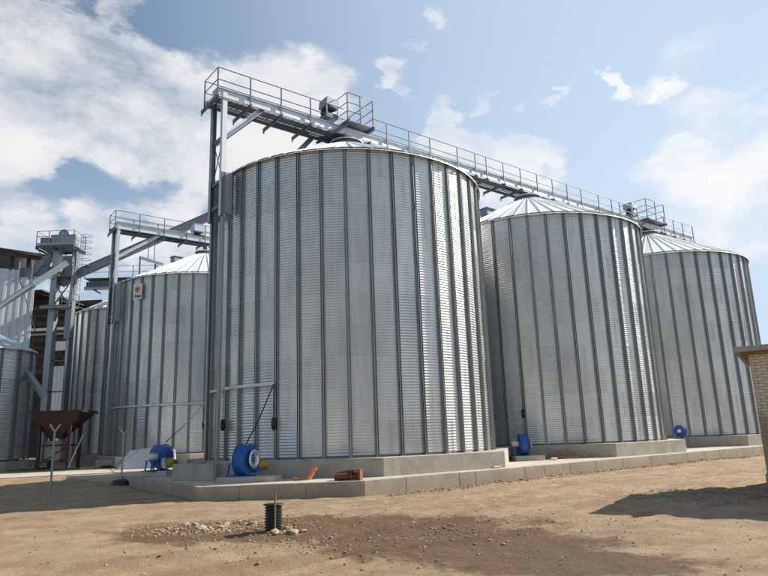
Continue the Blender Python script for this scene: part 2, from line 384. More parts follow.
# ------------------------------------------------------------------ grain silos
NS, BAY, ROWS, CORR = 42, 2*PI/42, 10, 11
RH = H/ROWS
def sheet_mesh(R_=R, bay=BAY, corr=CORR, hgt=RH, cols=9, span=3, sub=8, amp=.0068, bolts=True, flat=.60):
    b = MB(); nz = corr*sub; ov = .022/R_; a0, a1 = -ov, span*bay+ov
    # column strips between the stiffener lines (sheet edges lie mid-bay)
    strips = [(a0, .5*bay)] + [((q-.5)*bay, (q+.5)*bay) for q in range(1, span)] + [((span-.5)*bay, a1)]
    for (sa0, sa1), mid in zip(strips, [0]+[q*bay for q in range(1, span)]+[span*bay]):
        m = 4; o = len(b.v)
        for j in range(nz+1):
            z = hgt*j/nz; wv = amp*math.sin(2*PI*corr*j/nz)
            for i in range(m+1):
                a = sa0+(sa1-sa0)*i/m
                ch = R_*math.cos(bay/2)/math.cos(a-mid)
                rr = R_*(1-flat)+ch*flat+wv+.005*(1-(a-a0)/(a1-a0))+.003*(j/nz < .02)
                b.v.append((rr*math.cos(a), rr*math.sin(a), z))
        n = m+1
        fs = [(o+j*n+i, o+j*n+i+1, o+(j+1)*n+i+1, o+(j+1)*n+i) for j in range(nz) for i in range(m)]; b.f += fs; b.sm += [True]*len(fs)
    if bolts:
        def bolt(a, z):
            r0 = R_+.004; s_ = .011; da = s_/R_; vs = []
            for rr in (r0, r0+.018):
                vs += [(rr*math.cos(a+p), rr*math.sin(a+p), z+q) for p, q in ((-da,-s_),(da,-s_),(da,s_),(-da,s_))]
            b.add(vs, [(4,5,6,7),(0,1,5,4),(1,2,6,5),(2,3,7,6),(3,0,4,7)])
        for q in range(corr): bolt(0., hgt*(q+.25)/corr); bolt(.05/R_, hgt*(q+.25)/corr)
        for q in range(18): bolt(span*bay*(q+.5)/18, hgt*.25/corr)
    return b
ME_sheet = sheet_mesh().data('wall_sheet', M_sheet)
def stiff_mesh():
    b = MB(); prof = [(-.072,.0),(-.072,.085),(-.058,.085),(-.058,.008),(-.026,.008),(-.026,.095),(-.006,.088),(.006,.088),(.026,.095),(.026,.008),(.058,.008),(.058,.085),(.072,.085),(.072,.0)]
    n = len(prof); z0, z1 = .02, .07+H
    vs = [(R+r_, t, z) for z in (z0, z1) for t, r_ in prof]
    b.add(vs, [(i, i+1, n+i+1, n+i) for i in range(n-1)])
    b.box((R-.03, -.11, 0), (R+.15, .11, .022))
    for q in range(1, 5): b.box((R+.0885, -.020, q*2.288), (R+.0965, .020, q*2.288+.30))
    return b
ME_stiff = stiff_mesh().data('stiffener', M_stiff)
NR, ROOFH = 56, 3.17
def roof_panel_mesh(R_, rh, n, r0):
    b = MB(); da = PI/n; re = R_+.12; sl = rh/R_
    def P(r_, a, up=0): return (r_*math.cos(a), r_*math.sin(a), (R_-r_)*sl+up)
    rows = [re, re-.05, R_*.75, R_*.5, R_*.28, r0]; m = len(rows)
    for r_ in rows:
        wdt = min(.035/r_, da*.35); up_ = .06 if r_ > r0*1.05 else .05
        b.v += [P(r_, -da), P(r_, -da+wdt*.2, up_), P(r_, -da+wdt*1.6, up_), P(r_, -da+wdt*2), P(r_, 0, .004), P(r_, da)]
    b.f = [(j*6+i, j*6+i+1, (j+1)*6+i+1, (j+1)*6+i) for j in range(m-1) for i in range(5)]
    b.f = [tuple(reversed(q)) for q in b.f]; b.sm = [False]*len(b.f)
    # eave lip
    o = len(b.v); b.v += [((re+dr)*math.cos(a), (re+dr)*math.sin(a), (R_-re)*sl+zz) for dr, zz in ((0, 0), (.045, -.035), (.05, -.06)) for a in (-da, 0, da)]
    b.f += [(o, o+3, o+4, o+1), (o+1, o+4, o+5, o+2), (o+3, o+6, o+7, o+4), (o+4, o+7, o+8, o+5)]; b.sm += [False]*4
    o = len(b.v); a = -da; b.v += [P(re, a), P(re, a+.012, .06), P(re, a+.016, 0)]; b.f += [(o, o+1, o+2)]; b.sm += [False]
    return b
ME_roof = roof_panel_mesh(R, ROOFH, NR, .62).data('roof_panel', M_roof)
ME_collar = MB().lathe([(.60, 2.80), (.74, 2.80), (.74, 3.02), (.60, 3.02)], 28).data('peak_collar', M_dark)
ME_lid = MB().lathe([(.80, 2.98), (.84, 3.02), (.80, 3.06), (.42, 3.16), (.02, 3.20)], 28).data('peak_cap', M_roof)
ME_ring = MB().lathe([(R-.06, .0), (R-.06, .10), (R-.01, .10), (R-.01, .0)], 84).data('base_ring', M_dark)  # recessed ring closing the gap below the wall, coloured dark for its shade
ME_eave = MB().lathe([(R+.0, H-.01), (R+.03, H-.01), (R+.03, H+.04), (R+.0, H+.04)], 84, smooth=False).data('eave_shade_ring', M_dark)  # ring coloured dark to stand in for the shade line under the eave
vb = MB(); vb.box((-.32, -.28, 0), (.32, .28, .36)); vb.box((-.38, -.34, .36), (.38, .34, .41))
ME_vent = vb.data('roof_vent', M_duct)

def plinth(P, label, z0=.2, ztop=ZP, r_=7.1, group='concrete plinths under the silos'):
    ang = [rad(a) for a in (-34, -79, -130, -175, 140, 98, 55, 10)]
    poly = [(r_*math.cos(a), r_*math.sin(a)) for a in reversed(ang)]
    o = MB().prism(poly, z0-ztop, 0).build('concrete_plinth', M_conc, None, (P.x, P.y, ztop)); bevel(o, .02, 2)
    return tag(o, label, 'plinth', group)

def silo(P, label, phase, vents=(), z=ZP, shift=0):
    o = empty('grain_silo', (P.x, P.y, z), 0, label, 'silo', 'big corrugated steel grain silos')
    put('base_ring', ME_ring, o)
    for i in range(ROWS):
        for j in range(NS//3):
            put('wall_sheet', ME_sheet, o, (0, 0, .07+RH*i), rad(phase)+BAY*(.5+3*j-(i+shift) % 3)+random.uniform(-.0012, .0012))
    for j in range(NS): put('stiffener', ME_stiff, o, (0, 0, 0), rad(phase)+BAY*j)
    put('eave_shade_ring', ME_eave, o, (0, 0, .07))
    for j in range(NR): put('roof_panel', ME_roof, o, (0, 0, .07+H), 2*PI*(j+.3)/NR)
    put('peak_collar', ME_collar, o, (0, 0, .07+H)); put('peak_cap', ME_lid, o, (0, 0, .07+H))
    for a, r_ in vents:
        put('roof_vent', ME_vent, o, (r_*math.cos(a), r_*math.sin(a), .07+H+(R-r_)*ROOFH/R-.05), a)
    return o
plinth(PA, 'pale octagonal concrete plinth under the largest, nearest silo')
plinth(PB, 'octagonal concrete plinth under the middle silo of the right-hand row')
plinth(PC, 'octagonal concrete plinth under the far right silo, mostly cut off by the brick building')
plinth(PD, 'shaded concrete plinth under the silo with the white sign', .2)
plinth(PE, 'shaded concrete plinth under the narrow far left silo', .2)
plinth(PD2, 'concrete plinth of the silo hidden behind the nearest silo', .0)
plinth(PE2, 'concrete plinth of the rearmost silo hidden behind the others', .0)
siloA = silo(PA, 'largest and nearest corrugated steel grain silo, centre of the picture', 6.6, (), shift=1)
siloB = silo(PB, 'middle corrugated steel silo of the right-hand row, ribbed pale cone roof in view', 6.9, ((RANG+PI, 3.7),), shift=2)
siloC = silo(PC, 'farthest right corrugated steel silo beside the brick building', 7.4, ((2.2, 3.5),), shift=0)
siloD = silo(PD, 'left corrugated steel silo with a small white sign below its eave', 4.4, ((RANG+PI+.15, 2.4),), shift=1)
siloE = silo(PE, 'narrowly visible corrugated steel silo farthest left, behind the elevator tower', 3.0, (), shift=2)
siloD2 = silo(PD2, 'corrugated steel silo standing behind the nearest silo', 6., (), shift=0)
siloE2 = silo(PE2, 'rearmost corrugated steel silo standing behind the sign silo', 6., (), shift=1)

# cable conduits round the walls, hanging cables and their pulleys
def conduit(o, a0, a1, z, r_=R+.12):
    b = MB(); n = 30; pr = [(r_, z-.05), (r_+.03, z-.05), (r_+.03, z+.05), (r_, z+.05)]
    for k in range(n+1):
        a = rad(a0+(a1-a0)*k/n); b.v += [(q*math.cos(a), q*math.sin(a), zz) for q, zz in pr]
    for k in range(n):
        for e in range(4): b.f.append((k*4+e, k*4+(e+1) % 4, (k+1)*4+(e+1) % 4, (k+1)*4+e))
    b.f += [(0, 1, 2, 3), (n*4+3, n*4+2, n*4+1, n*4)]; b.sm = [False]*len(b.f)
    b.build('cable_conduit', M_steel, o)
conduit(siloA, -113.5, -215, 2.66); conduit(siloD, -72, -150, 3.02)
def cable_set(o, a, ztop, zw, tip, r_=R+.17):
    ar = rad(a); p = Vector((r_*math.cos(ar), r_*math.sin(ar), 0))
    MB().tube([p+Vector((0, 0, ztop)), p+Vector((0, 0, zw))], .012, 6).build('hanging_cable', M_cable, o)
    b = MB(); b.lathe([(.02, .22), (.06, .2), (.085, .1), (.085, -.1), (.06, -.2), (.02, -.22)], 10, Matrix.Translation(p+Vector((0, 0, zw)))); b.build('counterweight', M_black, o)
    if tip:
        t = Vector(tip); m_ = (p+Vector((0, 0, ztop))+t)/2; m_.z -= .12
        MB().tube([p+Vector((0, 0, ztop)), m_, t], .022, 6).build('power_cable', M_cable, o)
cable_set(siloA, -113.6, 2.64, 1.25, (-3.55, -5.55, .45)); cable_set(siloA, -139, 2.64, 1.3, None)
cable_set(siloB, -113.5, 2.64, 1.5, None); cable_set(siloD, -73, 3.0, 1.7, (3.85, -18.7, .75))

# the sign under the eave of the left silo
sa = rad(-117.5); sp_ = Vector((PD.x+6.22*math.cos(sa), PD.y+6.22*math.sin(sa), 10.90))
sg = empty('silo_sign', sp_, sa+PI/2, 'small white sign with red emblem and black lettering on the left silo', 'sign')
MB().box((-.40, -.012, 0), (.40, .012, 1.06)).build('sign_board', M_signw, sg)
b = MB(); b.lathe([(.0, .0), (.27, .0), (.27, .006), (.0, .006)], 28, Matrix.Translation((0, -.014, .66)) @ Matrix.Rotation(PI/2, 4, 'X')); b.build('emblem_disc', M_signp, sg)
b = MB(); hp = [(0, -.19), (.10, -.06), (.21, .07), (.18, .13), (.09, .13), (0, .06), (-.09, .13), (-.18, .13), (-.21, .07), (-.10, -.06)]
b.prism(hp, 0, .005, Matrix.Translation((0, -.0245, .68)) @ Matrix.Rotation(PI/2, 4, 'X')); b.build('emblem', M_signr, sg)
def text_part(txt, size, loc, mat, parent, ext=.004):
    cu = bpy.data.curves.new('lettering', 'FONT'); cu.body = txt; cu.size = size; cu.extrude = ext; cu.align_x = 'CENTER'; cu.shear = .15; cu.offset = .008; cu.space_character = .95
    to = bpy.data.objects.new('tmp', cu); C.link(to); bpy.context.view_layer.update()
    me = bpy.data.meshes.new_from_object(to.evaluated_get(bpy.context.evaluated_depsgraph_get())); bpy.data.objects.remove(to)
    me.name = 'lettering'; me.materials.clear(); me.materials.append(mat)
    o = bpy.data.objects.new('lettering', me); C.link(o); o.parent = parent; o.location = loc; o.rotation_euler = (PI/2, 0, 0); return o
text_part('Prival', .31, (0, -.019, .12), M_signk, sg)

# ------------------------------------------------------------------ catwalks above the silo rows (local x along the row, local y away from the camera)
def posts_rail(o, line, z0, z1, name='rail_post', rails=(1., .5), r_=.022, mat=None):
    mat = mat or M_rail
    me = MB().box((-.026, -.026, 0), (.026, .026, z1-z0)).data(name, mat)
    for x, y in line: put(name, me, o, (x, y, z0))
def handrail(o, pts, mat=None, r_=.021):
    MB().tube(pts, r_, 6).build('handrail', mat or M_rail, o)
def catwalk(O, u0, u1, zr, label, xs, bare=()):
    o = empty('conveyor_catwalk', (O.x, O.y, 0), RANG, label, 'catwalk', 'conveyor catwalks above the silo rows')
    zf = zr-1.28
    n = max(1, round((u1-u0)/3.0)); L_ = (u1-u0)/n
    for i in range(n):
        a, b_ = u0+L_*i+.004, u0+L_*(i+1)-.004
        MB().chan((a, -.60, zf+.20), (b_, -.60, zf+.20), .08, .40, .012, 1).build('side_beam', M_steel, o)
        MB().chan((a, .62, zf+.16), (b_, .62, zf+.16), .08, .30, .012, -1).build('side_beam', M_duct, o)
        g = MB()                                             # open grating: bearing bars and cross rods
        for q in range(10): g.box((a, -.54+q*.118, zf+.16), (b_, -.53+q*.118, zf+.20))
        for q in range(int((b_-a)/.25)): g.box((a+.1+q*.25, -.54, zf+.185), (a+.115+q*.25, .55, zf+.197))
        g.build('grating', M_dark, o)
    for i in range(n):
        a, b_ = u0+.2+L_*i+.003, min(u0+.2+L_*(i+1)-.003, u1)
        t = MB(); t.box((a, -.10, zf+.22), (b_, .34, zf+.66)); t.box((a+.003, -.15, zf+.66), (b_-.003, .39, zf+.69)); t.box((a, -.15, zf+.6), (a+.05, -.10, zf+.66))
        t.build('conveyor_trough', M_steel, o)
    for x in xs:
        MB().chan((x, -.78, zf-.07), (x, .98, zf-.07), .09, .13, .012, 1).build('cross_bracket', M_dark, o)
        MB().bar((x, .98, zf-.10), (x, .98, zf-.24), .08, .05).build('bracket_foot', M_duct, o)
    fl = [x for x in xs if not any(p <= x <= q for p, q in bare)]
    posts_rail(o, [(x, -.665) for x in fl], zf+.05, zr); posts_rail(o, [(x, .70) for x in fl], zf+.05, zr)
    segs = []; s0 = xs[0]
    for p, q in bare: segs.append((s0, p)); s0 = q
    segs.append((s0, xs[-1]))
    for p, q in segs:
        for y in (-.665, .70):
            for dz in (0, -.55): handrail(o, [(p, y, zr+dz), (q, y, zr+dz)])
    for dz in (0, -.55): handrail(o, [(xs[0], -.665, zr+dz), (xs[0], .70, zr+dz)])
    return o
xs1 = [-6.92, -5.44, -3.95, -2.44, -.6, .9, 2., 3.46, 4.9, 6.9, 8.29, 9.18, 10.61, 12.11, 13.64, 15.13, 16.6, 18.09, 20.02, 21.54, 22.5, 23.94, 25.45, 27.87, 28.29, 29.73, 31.08, 32.64]
cw1 = catwalk(PA, -6.92, 32.7, 16.93, 'long railed conveyor catwalk crossing above the three right-hand silos', xs1, ((-.6, .9), (25.45, 27.87)))
def head_platform(o, x0, x1, zd, zr, y0=-1.0, y1=1.05, hood=True, tilt=0.):
    b = MB(); b.box((x0, y0, zd-.05), (x1, y1, zd)); b.build('platform_deck', M_duct, o)
    for x in (x0, x1): MB().chan((x, y0-.15, zd-.13), (x, y1+.1, zd-.13), .1, .15, .012, 1).build('platform_beam', M_dark, o)
    cs = [(x0, y0), ((x0+x1)/2, y0), (x1, y0), (x1, y1), (x0, y1)]
    posts_rail(o, cs, zd, zr)
    for dz in (0, -.5, -.95): handrail(o, [(x0, y1, zr+dz), (x0, y0, zr+dz), (x1, y0, zr+dz), (x1, y1, zr+dz)])
    if hood:
        xm = x0-.42
        h_ = MB(); h_.box((-.34, -.36, 0), (.34, .36, .42), Matrix.Translation((xm, 0, zd+.80)) @ Matrix.Rotation(rad(tilt), 4, 'Y')); h_.build('drive_hood', M_elev, o)
        m_ = MB(); m_.lathe([(.02, -.34), (.19, -.34), (.19, .34), (.02, .34)], 14, Matrix.Translation((xm, .0, zd+.58)) @ Matrix.Rotation(PI/2, 4, 'Y')); m_.build('drive_motor', M_black, o)
        g_ = MB(); g_.box((xm-.3, -.3, zd+.25), (xm+.35, .3, zd+.46)); g_.bar((xm-.32, -.33, zd+.80), (xm-.32, -.33, zd+.2), .05, .05); g_.bar((xm+.3, -.33, zd+.80), (xm+.3, -.33, zd+.2), .05, .05); g_.build('motor_frame', M_duct, o)
    for yy in (y0+.1, y1-.1):
        MB().chan((x0+.1, yy, zd-.2), (x0-.75, yy*.7, zd-.78), .09, .12, .012, 1).build('knee_brace', M_dark, o)
    MB().lathe([(.20, zd-.3), (.20, zd-.95), (.34, zd-1.1), (.34, zd-1.2)], 16, Matrix.Translation(((x0+x1)/2, .1, 0))).build('discharge_spout', M_duct, o)
head_platform(cw1, -.6, .9, 16.28, 17.66, tilt=8); head_platform(cw1, 25.45, 27.87, 16.25, 17.68)
# the conveyor drop over the middle silo
MB().lathe([(.20, 15.8), (.20, 15.35), (.36, 15.2), (.36, 15.1)], 16, Matrix.Translation((13.42, .1, 0))).build('discharge_spout', M_duct, cw1)
xs2 = [-6.83, -5.2, -3.46, -1.8, -.4, 1.2, 2.9, 4.6, 6.3, 8.0, 9.7, 11.4, 13.4, 15.]
cw2 = catwalk(PD, -6.83, 15.2, 17.42, 'railed conveyor catwalk above the left silo with the white sign', xs2)
b = MB(); b.box((-1.15, -.45, 17.0), (-.35, .3, 17.55)); b.build('drive_hood', M_steel, cw2)
b = MB(); b.lathe([(.02, -.34), (.2, -.34), (.2, .34), (.02, .34)], 14, Matrix.Translation((-.7, -.2, 16.75)) @ Matrix.Rotation(PI/2, 4, 'Y')); b.build('drive_motor', M_black, cw2)
MB().lathe([(.20, 16.1), (.20, 15.7), (.36, 15.5), (.36, 15.1)], 16, Matrix.Translation((0, .1, 0))).build('discharge_spout', M_duct, cw2)

# support towers at the row ends
def tower(O, u_, zt, z0, label, strut_z, strut_u, boxz, boxw=.26):
    o = empty('support_tower', (*row(u_, 0, O), 0), RANG, label, 'support tower', 'support towers at the row ends')
    for y, nm in ((-.5, 1), (.55, -1)):
        MB().chan((0, y, boxz[0]), (0, y, zt), .20, .20, .014, nm, up=(1, 0, 0)).build('column', M_steel if y < 0 else M_elev, o)
        MB().chan((.05, y, z0), (.05, y, boxz[0]), .12, .12, .01, nm, up=(1, 0, 0)).build('column', M_stiff, o)
        MB().box((-.09, y-.14 if y < 0 else y-.02, boxz[0]), (.02, y+.02 if y < 0 else y+.14, boxz[1])).build('column_splice', M_dark, o)
        MB().box((.06, y-.16, boxz[0]+.1), (.36, y+.10, boxz[1])).build('wall_clamp', M_elev, o)
    for z in (zt-2.0, zt-3.9, boxz[0]+.5):
        MB().chan((0, -.40, z), (0, .45, z), .10, .14, .01).build('cross_beam', M_dark, o)
    MB().bar((.0, -.42, zt-2.1), (.0, .46, zt-3.8), .03, .03).build('cross_brace', M_rail, o)
    MB().bar((.03, .46, zt-2.1), (.03, -.42, zt-3.8), .03, .03).build('cross_brace', M_rail, o)
    for y, s_, mm in ((-.5, 1, M_steel), (.55, -1, M_duct)):
        MB().chan((.08, y, strut_z), (strut_u, y, zt-.02), .16, .20, .014, s_).build('knee_strut', mm, o)
    return o
tw1 = tower(PA, -6.55, 15.95, ZP, 'tall twin-column steel tower at the left edge of the nearest silo', 14.0, 1.98, (10.5, 12.35))
tw2 = tower(PD, -6.55, 16.5, ZP, 'twin-column steel tower carrying the catwalk at the left silo', 14.2, 3.3, (9.6, 12.3))
# prop from the nearest silo's roof to the catwalk
prp = empty('catwalk_prop', (*row(-2.9, -.55), 14.0), RANG, 'inclined steel prop between the nearest silo roof and its catwalk', 'prop')
MB().chan((0, 0, .1), (1.25, 0, 1.62), .16, .22, .014, -1).build('channel', M_duct, prp); MB().box((-.2, -.16, -.02), (.2, .16, .02), Matrix.Rotation(-rad(27.6), 4, 'Y')).build('foot_plate', M_duct, prp)

# ------------------------------------------------------------------ elevator tower at the left
ELX, ELY = -26.0, 50.0
el = empty('bucket_elevator', (ELX, ELY, .5), 0, 'tall grey bucket elevator tower with railed head platform at the far left', 'elevator')
MB().box((-.50, -.34, 0), (-.04, .34, 17.0)).build('leg_casing', M_elev, el)
MB().box((1.02, -.20, 0), (1.36, .20, 16.6)).build('leg_casing', M_duct, el)
for q in range(1, 7):
    b = MB(); b.box((-.525, -.365, q*2.4), (-.015, .365, q*2.4+.06)); b.build('casing_flange', M_elev, el)
    MB().chan((-.04, 0, q*2.4+.5), (1.02, 0, q*2.4+.5), .1, .1, .012).build('tie', M_duct, el)
b = MB(); b.box((-.7, -.45, 16.95), (1.3, .45, 17.85)); b.build('head_casing', M_elev, el)
b = MB(); b.lathe([(.02, -.40), (.45, -.40), (.45, .40), (.02, .40)], 18, Matrix.Translation((.3, 0, 17.85)) @ Matrix.Rotation(PI/2, 4, 'X')); b.build('head_hood', M_elev, el)
b = MB(); b.box((-1.55, -1.0, 16.75), (1.45, 1.0, 16.83)); b.build('platform_deck', M_duct, el)
for y in (-1.0, 1.0): MB().chan((-1.58, y, 16.68), (1.48, y, 16.68), .09, .16, .012, 1).build('platform_beam', M_dark, el)
for x in (-1.5, -.1, 1.4): MB().chan((x, -1.1, 16.58), (x, 1.1, 16.58), .09, .14, .012, 1).build('platform_beam', M_dark, el)
MB().box((-1.55, -1.03, 16.84), (1.45, -1.01, 17.0)).build('toe_board', M_elev, el)
MB().box((-1.45, -.6, 16.84), (-.75, .5, 17.6)).build('drive_box', M_duct, el)
posts_rail(el, [(-1.53, -1.0), (-.55, -1.0), (.45, -1.0), (1.43, -1.0), (1.43, 1.0), (-.05, 1.0), (-1.53, 1.0)], 16.8, 18.0)
for dz in (0, -.45): handrail(el, [(-1.53, 1, 18+dz), (-1.53, -1, 18+dz), (1.43, -1, 18+dz), (1.43, 1, 18+dz), (-1.53, 1, 18+dz)])
# knee braces and mid platform
MB().bar((-1.45, -.9, 16.6), (-.5, -.3, 14.6), .06, .06).build('knee_brace', M_rail, el); MB().bar((1.35, -.9, 16.6), (1.1, -.3, 15.2), .06, .06).build('knee_brace', M_rail, el)
b = MB(); b.box((-.85, -.9, 11.9), (1.4, .7, 11.97)); b.build('mid_platform', M_duct, el)
MB().chan((-.88, -.92, 11.8), (1.43, -.92, 11.8), .09, .18, .012, 1).build('platform_beam', M_elev, el)
posts_rail(el, [(.2, -.9), (.8, -.9), (1.38, -.9), (1.38, .68)], 11.95, 13.0)
for dz in (0, -.5): handrail(el, [(.05, -.9, 13+dz), (1.38, -.9, 13+dz), (1.38, .68, 13+dz)])
for q in ((-.3, .5), (.3, .5)): pass
MB().bar((.1, -.6, 13.6), (1.1, -.6, 12.1), .07, .07).build('diagonal_tie', M_rail, el); MB().bar((1.1, -.6, 13.6), (.1, -.6, 12.1), .07, .07).build('diagonal_tie', M_rail, el)
# caged ladder on the right
b = MB()
for y in (-.2, .2): b.bar((1.62, y, 13.2), (1.62, y, 17.9), .04, .02)
b.build('ladder_stile', M_rail, el)
for q in range(15): MB().bar((1.62, -.2, 13.4+q*.3), (1.62, .2, 13.4+q*.3), .022, .022).build('ladder_rung', M_rail, el)
for q in range(6):
    z = 15.3+q*.5; MB().tube([(1.62, -.2, z), (1.9, -.36, z), (2.3, -.28, z), (2.42, 0, z), (2.3, .28, z), (1.9, .36, z), (1.62, .2, z)], .02, 5).build('cage_hoop', M_rail, el)
# spouts and boxes below the head
MB().bar((-.75, -.1, 16.4), (-2.3, -.2, 14.3), .42, .42).build('spout', M_duct, el)
b = MB(); b.box((.35, -.7, 14.3), (1.35, .2, 15.1)); b.box((.45, -.6, 15.1), (1.25, .1, 16.0)); b.build('diverter_box', M_dark, el)
b = MB(); b.lathe([(.02, -.25), (.3, -.25), (.34, 0), (.3, .25), (.02, .25)], 16, Matrix.Translation((.35, -.95, 14.75))); b.build('spout_elbow', M_alu, el)
# service column beside it
sc = empty('service_column', (-24.72, 49.6, .5), 0, 'slim grey steel column beside the bucket elevator with a cover box halfway', 'column')
MB().chan((0, 0, 0), (0, 0, 15.2), .18, .18, .012, 1, up=(1, 0, 0)).build('post', M_stiff, sc)
MB().box((-.26, -.25, 9.3), (.22, .25, 12.2)).build('cover_box', M_duct, sc); MB().box((-.2, -.2, 12.2), (.2, .2, 12.4)).build('cover_cap', M_stiff, sc)

# inclined conveyor rising to the right
ic = empty('inclined_conveyor', (-25.6, 50.4, 15.0), 0, 'dark grey enclosed conveyor sloping up to the right behind the left silo tower', 'conveyor')
p0, p1 = Vector((0, 0, -.15)), Vector((11.3, 1.8, 5.55)); n = 7
for i in range(n):
    a, b_ = p0.lerp(p1, i/n+.001), p0.lerp(p1, (i+1)/n-.001)
    MB().bar(a, b_, .5, .58).build('trough_section', M_duct, ic)
    MB().bar(a+Vector((0, 0, .33)), b_+Vector((0, 0, .33)), .62, .05).build('trough_cover', M_duct, ic)
MB().bar((-.5, 0, -.45), (.25, 0, -.05), .66, .70).build('tail_box', M_dark, ic)
MB().chan((11.25, 1.8, -14.9), (11.25, 1.8, 5.2), .25, .25, .016, 1, up=(1, 0, 0)).build('support_post', M_steel, ic)

# horizontal conveyor gallery over the far left silo
cw3 = empty('horizontal_conveyor', (-25.2, 53.2, 15.3), rad(2), 'horizontal conveyor gallery with thin rail above the far left silo', 'conveyor')
for i in range(6):
    a = i*2.0; MB().box((a+.004, -.3, -.62), (a+1.996, .3, -.12)).build('trough_section', M_duct, cw3)
    MB().tube([(a, -.5, -.75), (a+2.0, -.5, -.75)], .16, 10).build('return_pipe', M_steel, cw3)
    MB().box((a+.003, -.7, .05), (a+1.997, .7, .10)).build('walk_plate', M_dark, cw3)
    MB().chan((a+.9, -.85, -.95), (a+.9, .7, -.95), .08, .12, .012).build('cross_bracket', M_dark, cw3)
posts_rail(cw3, [(a*2., -.68) for a in range(7)], .05, 1.1)
for dz in (1.1, .6): handrail(cw3, [(0, -.68, dz), (12, -.68, dz)])
MB().bar((-.2, -.3, -3.6), (4.2, -.3, -.9), .22, .22).build('stay', M_steel, cw3)
lg = empty('gallery_bridge', (-29.2, 50.2, 15.0), rad(-3), 'short dark gallery bridge between the rusty-roofed building and the elevator', 'gallery')
MB().box((0, -.4, -.05), (3.0, .5, .75)).build('gallery_box', M_dark, lg); MB().chan((0, -.55, -.2), (3.0, -.55, -.2), .1, .22, .012, 1).build('side_beam', M_steel, lg)
for x in (.2, 1.3): MB().bar((x, -.6, -.5), (x, -.6, 1.2), .09, .09).build('post', M_steel, lg)
MB().bar((.2, -.4, -.3), (1.9, -.4, -4.6), .06, .06).build('stay', M_rail, lg)

# bright tubular auger in front of the tower
au = empty('tube_auger', (-24.6, 48.2, 15.5), 0, 'bright white tubular auger slanting down to the left from the elevator', 'auger')
q0, q1 = Vector((.05, 0, .1)), Vector((-6.6, -2.6, -6.0))
for i, (a, b_, mm) in enumerate(((0, .30, M_white), (.30, .33, M_steel), (.33, .62, M_alu), (.62, .65, M_steel), (.65, 1., M_alu))):
    MB().tube([q0.lerp(q1, a), q0.lerp(q1, b_)], .22 if mm != M_steel else .26, 14).build('tube_section' if mm != M_steel else 'clamp_ring', mm, au)

# ------------------------------------------------------------------ buildings on the left
bl = empty('silver_building', (-33.3, 51.2, .4), rad(33), 'tall pale grey profiled metal building with a rusty roof edge at the left border', 'building')
def profiled(x0, x1, z0, z1, y, pitch=.5, d=.05, nrm=-1):
    b = MB(); x = x0; prof = []
    while x < x1-.01:
        for dx, dy in ((0, 0), (pitch*.45, 0), (pitch*.55, d), (pitch*.95, d)):
            if x+dx <= x1: prof.append((x+dx, dy))
        x += pitch
    prof.append((x1, 0)); n_ = len(prof)
    b.v = [(px, y+nrm*py, z) for z in (z0, z1) for px, py in prof]
    b.f = [(i, i+1, n_+i+1, n_+i) for i in range(n_-1)]; b.sm = [False]*len(b.f); return b
for i in range(6): profiled(-5.0+i*1.5, -3.5+i*1.5-.01, 0, 15.6-.02*i, -2.0, .5, .05).build('wall_panel', M_shedw, bl)
b = MB(); b.box((-5, -1.9, 0), (3.95, 7, 15.4)); b.build('building_body', M_shedw, bl)
for x in (2.2, 3.4): MB().box((x-.16, -2.0, 15.4), (x+.16, -1.7, 16.6)).build('roof_post', M_shedr, bl)
b = MB(); b.bar((-6, -2.3, 17.15), (5.2, -2.3, 16.55), .2, .34); b.build('eaves_beam', M_shedr, bl)
for i in range(7):
    a = -6+i*1.6; zz = 17.40-.0536*i*1.6
    g = MB()
    g.add([(a, -2.7, zz), (a+1.596, -2.7, zz-.0855), (a+1.596, 7, zz-.0855), (a, 7, zz), (a, -2.7, zz+.05), (a+1.596, -2.7, zz-.0355), (a+1.596, 7, zz-.0355), (a, 7, zz+.05)], [(0,3,2,1),(4,5,6,7),(0,1,5,4),(1,2,6,5),(2,3,7,6),(3,0,4,7)])
    g.build('roof_sheet', M_stiff, bl)
MB().bar((5.0, -2.3, 16.5), (7.0, -2.2, 16.45), .14, .2).build('rusty_strut', M_shedr, bl); MB().bar((3.4, -2.2, 15.2), (5.0, -2.2, 16.6), .16, .2).build('rusty_strut', M_shedr, bl)

sh = empty('open_shed', (-38, 70, .4), rad(-4), 'dark open-fronted shed with brown sheeting and pale boards standing in for lit roof gaps behind the elevator', 'shed')
MB().box((-22, 9, 0), (12, 9.3, 13)).build('back_wall', M_sheddark, sh); MB().box((-22, 8.9, 13), (2, 9.1, 19)).build('back_gable', M_sheddark, sh); MB().box((-22, -.3, 18.2), (0, 9, 18.35)).build('rear_roof', M_sheddark, sh)
def slope_z(x): return 18.6-.40*(x+2)
for i in range(8):
    x = -4+i*2.; g = MB(); n_ = 6
    for q in range(n_):
        xa, xb = x+q*2/n_, x+(q+.86)*2/n_; g.add([(xa, -.6, slope_z(xa)), (xb, -.6, slope_z(xb)), (xb, 10, slope_z(xb)), (xa, 10, slope_z(xa)), (xa, -.6, slope_z(xa)+.08), (xb, -.6, slope_z(xb)+.08), (xb, 10, slope_z(xb)+.08), (xa, 10, slope_z(xa)+.08)], [(0,3,2,1),(4,5,6,7),(0,1,5,4),(1,2,6,5),(2,3,7,6),(3,0,4,7)])
        xa, xb = xb, x+(q+1)*2/n_; g.add([(xa, -.6, slope_z(xa)+.05), (xb, -.6, slope_z(xb)+.05), (xb, 10, slope_z(xb)+.05), (xa, 10, slope_z(xa)+.05)], [(0,1,2,3)])
    g.build('roof_sheet', M_sheddark, sh)
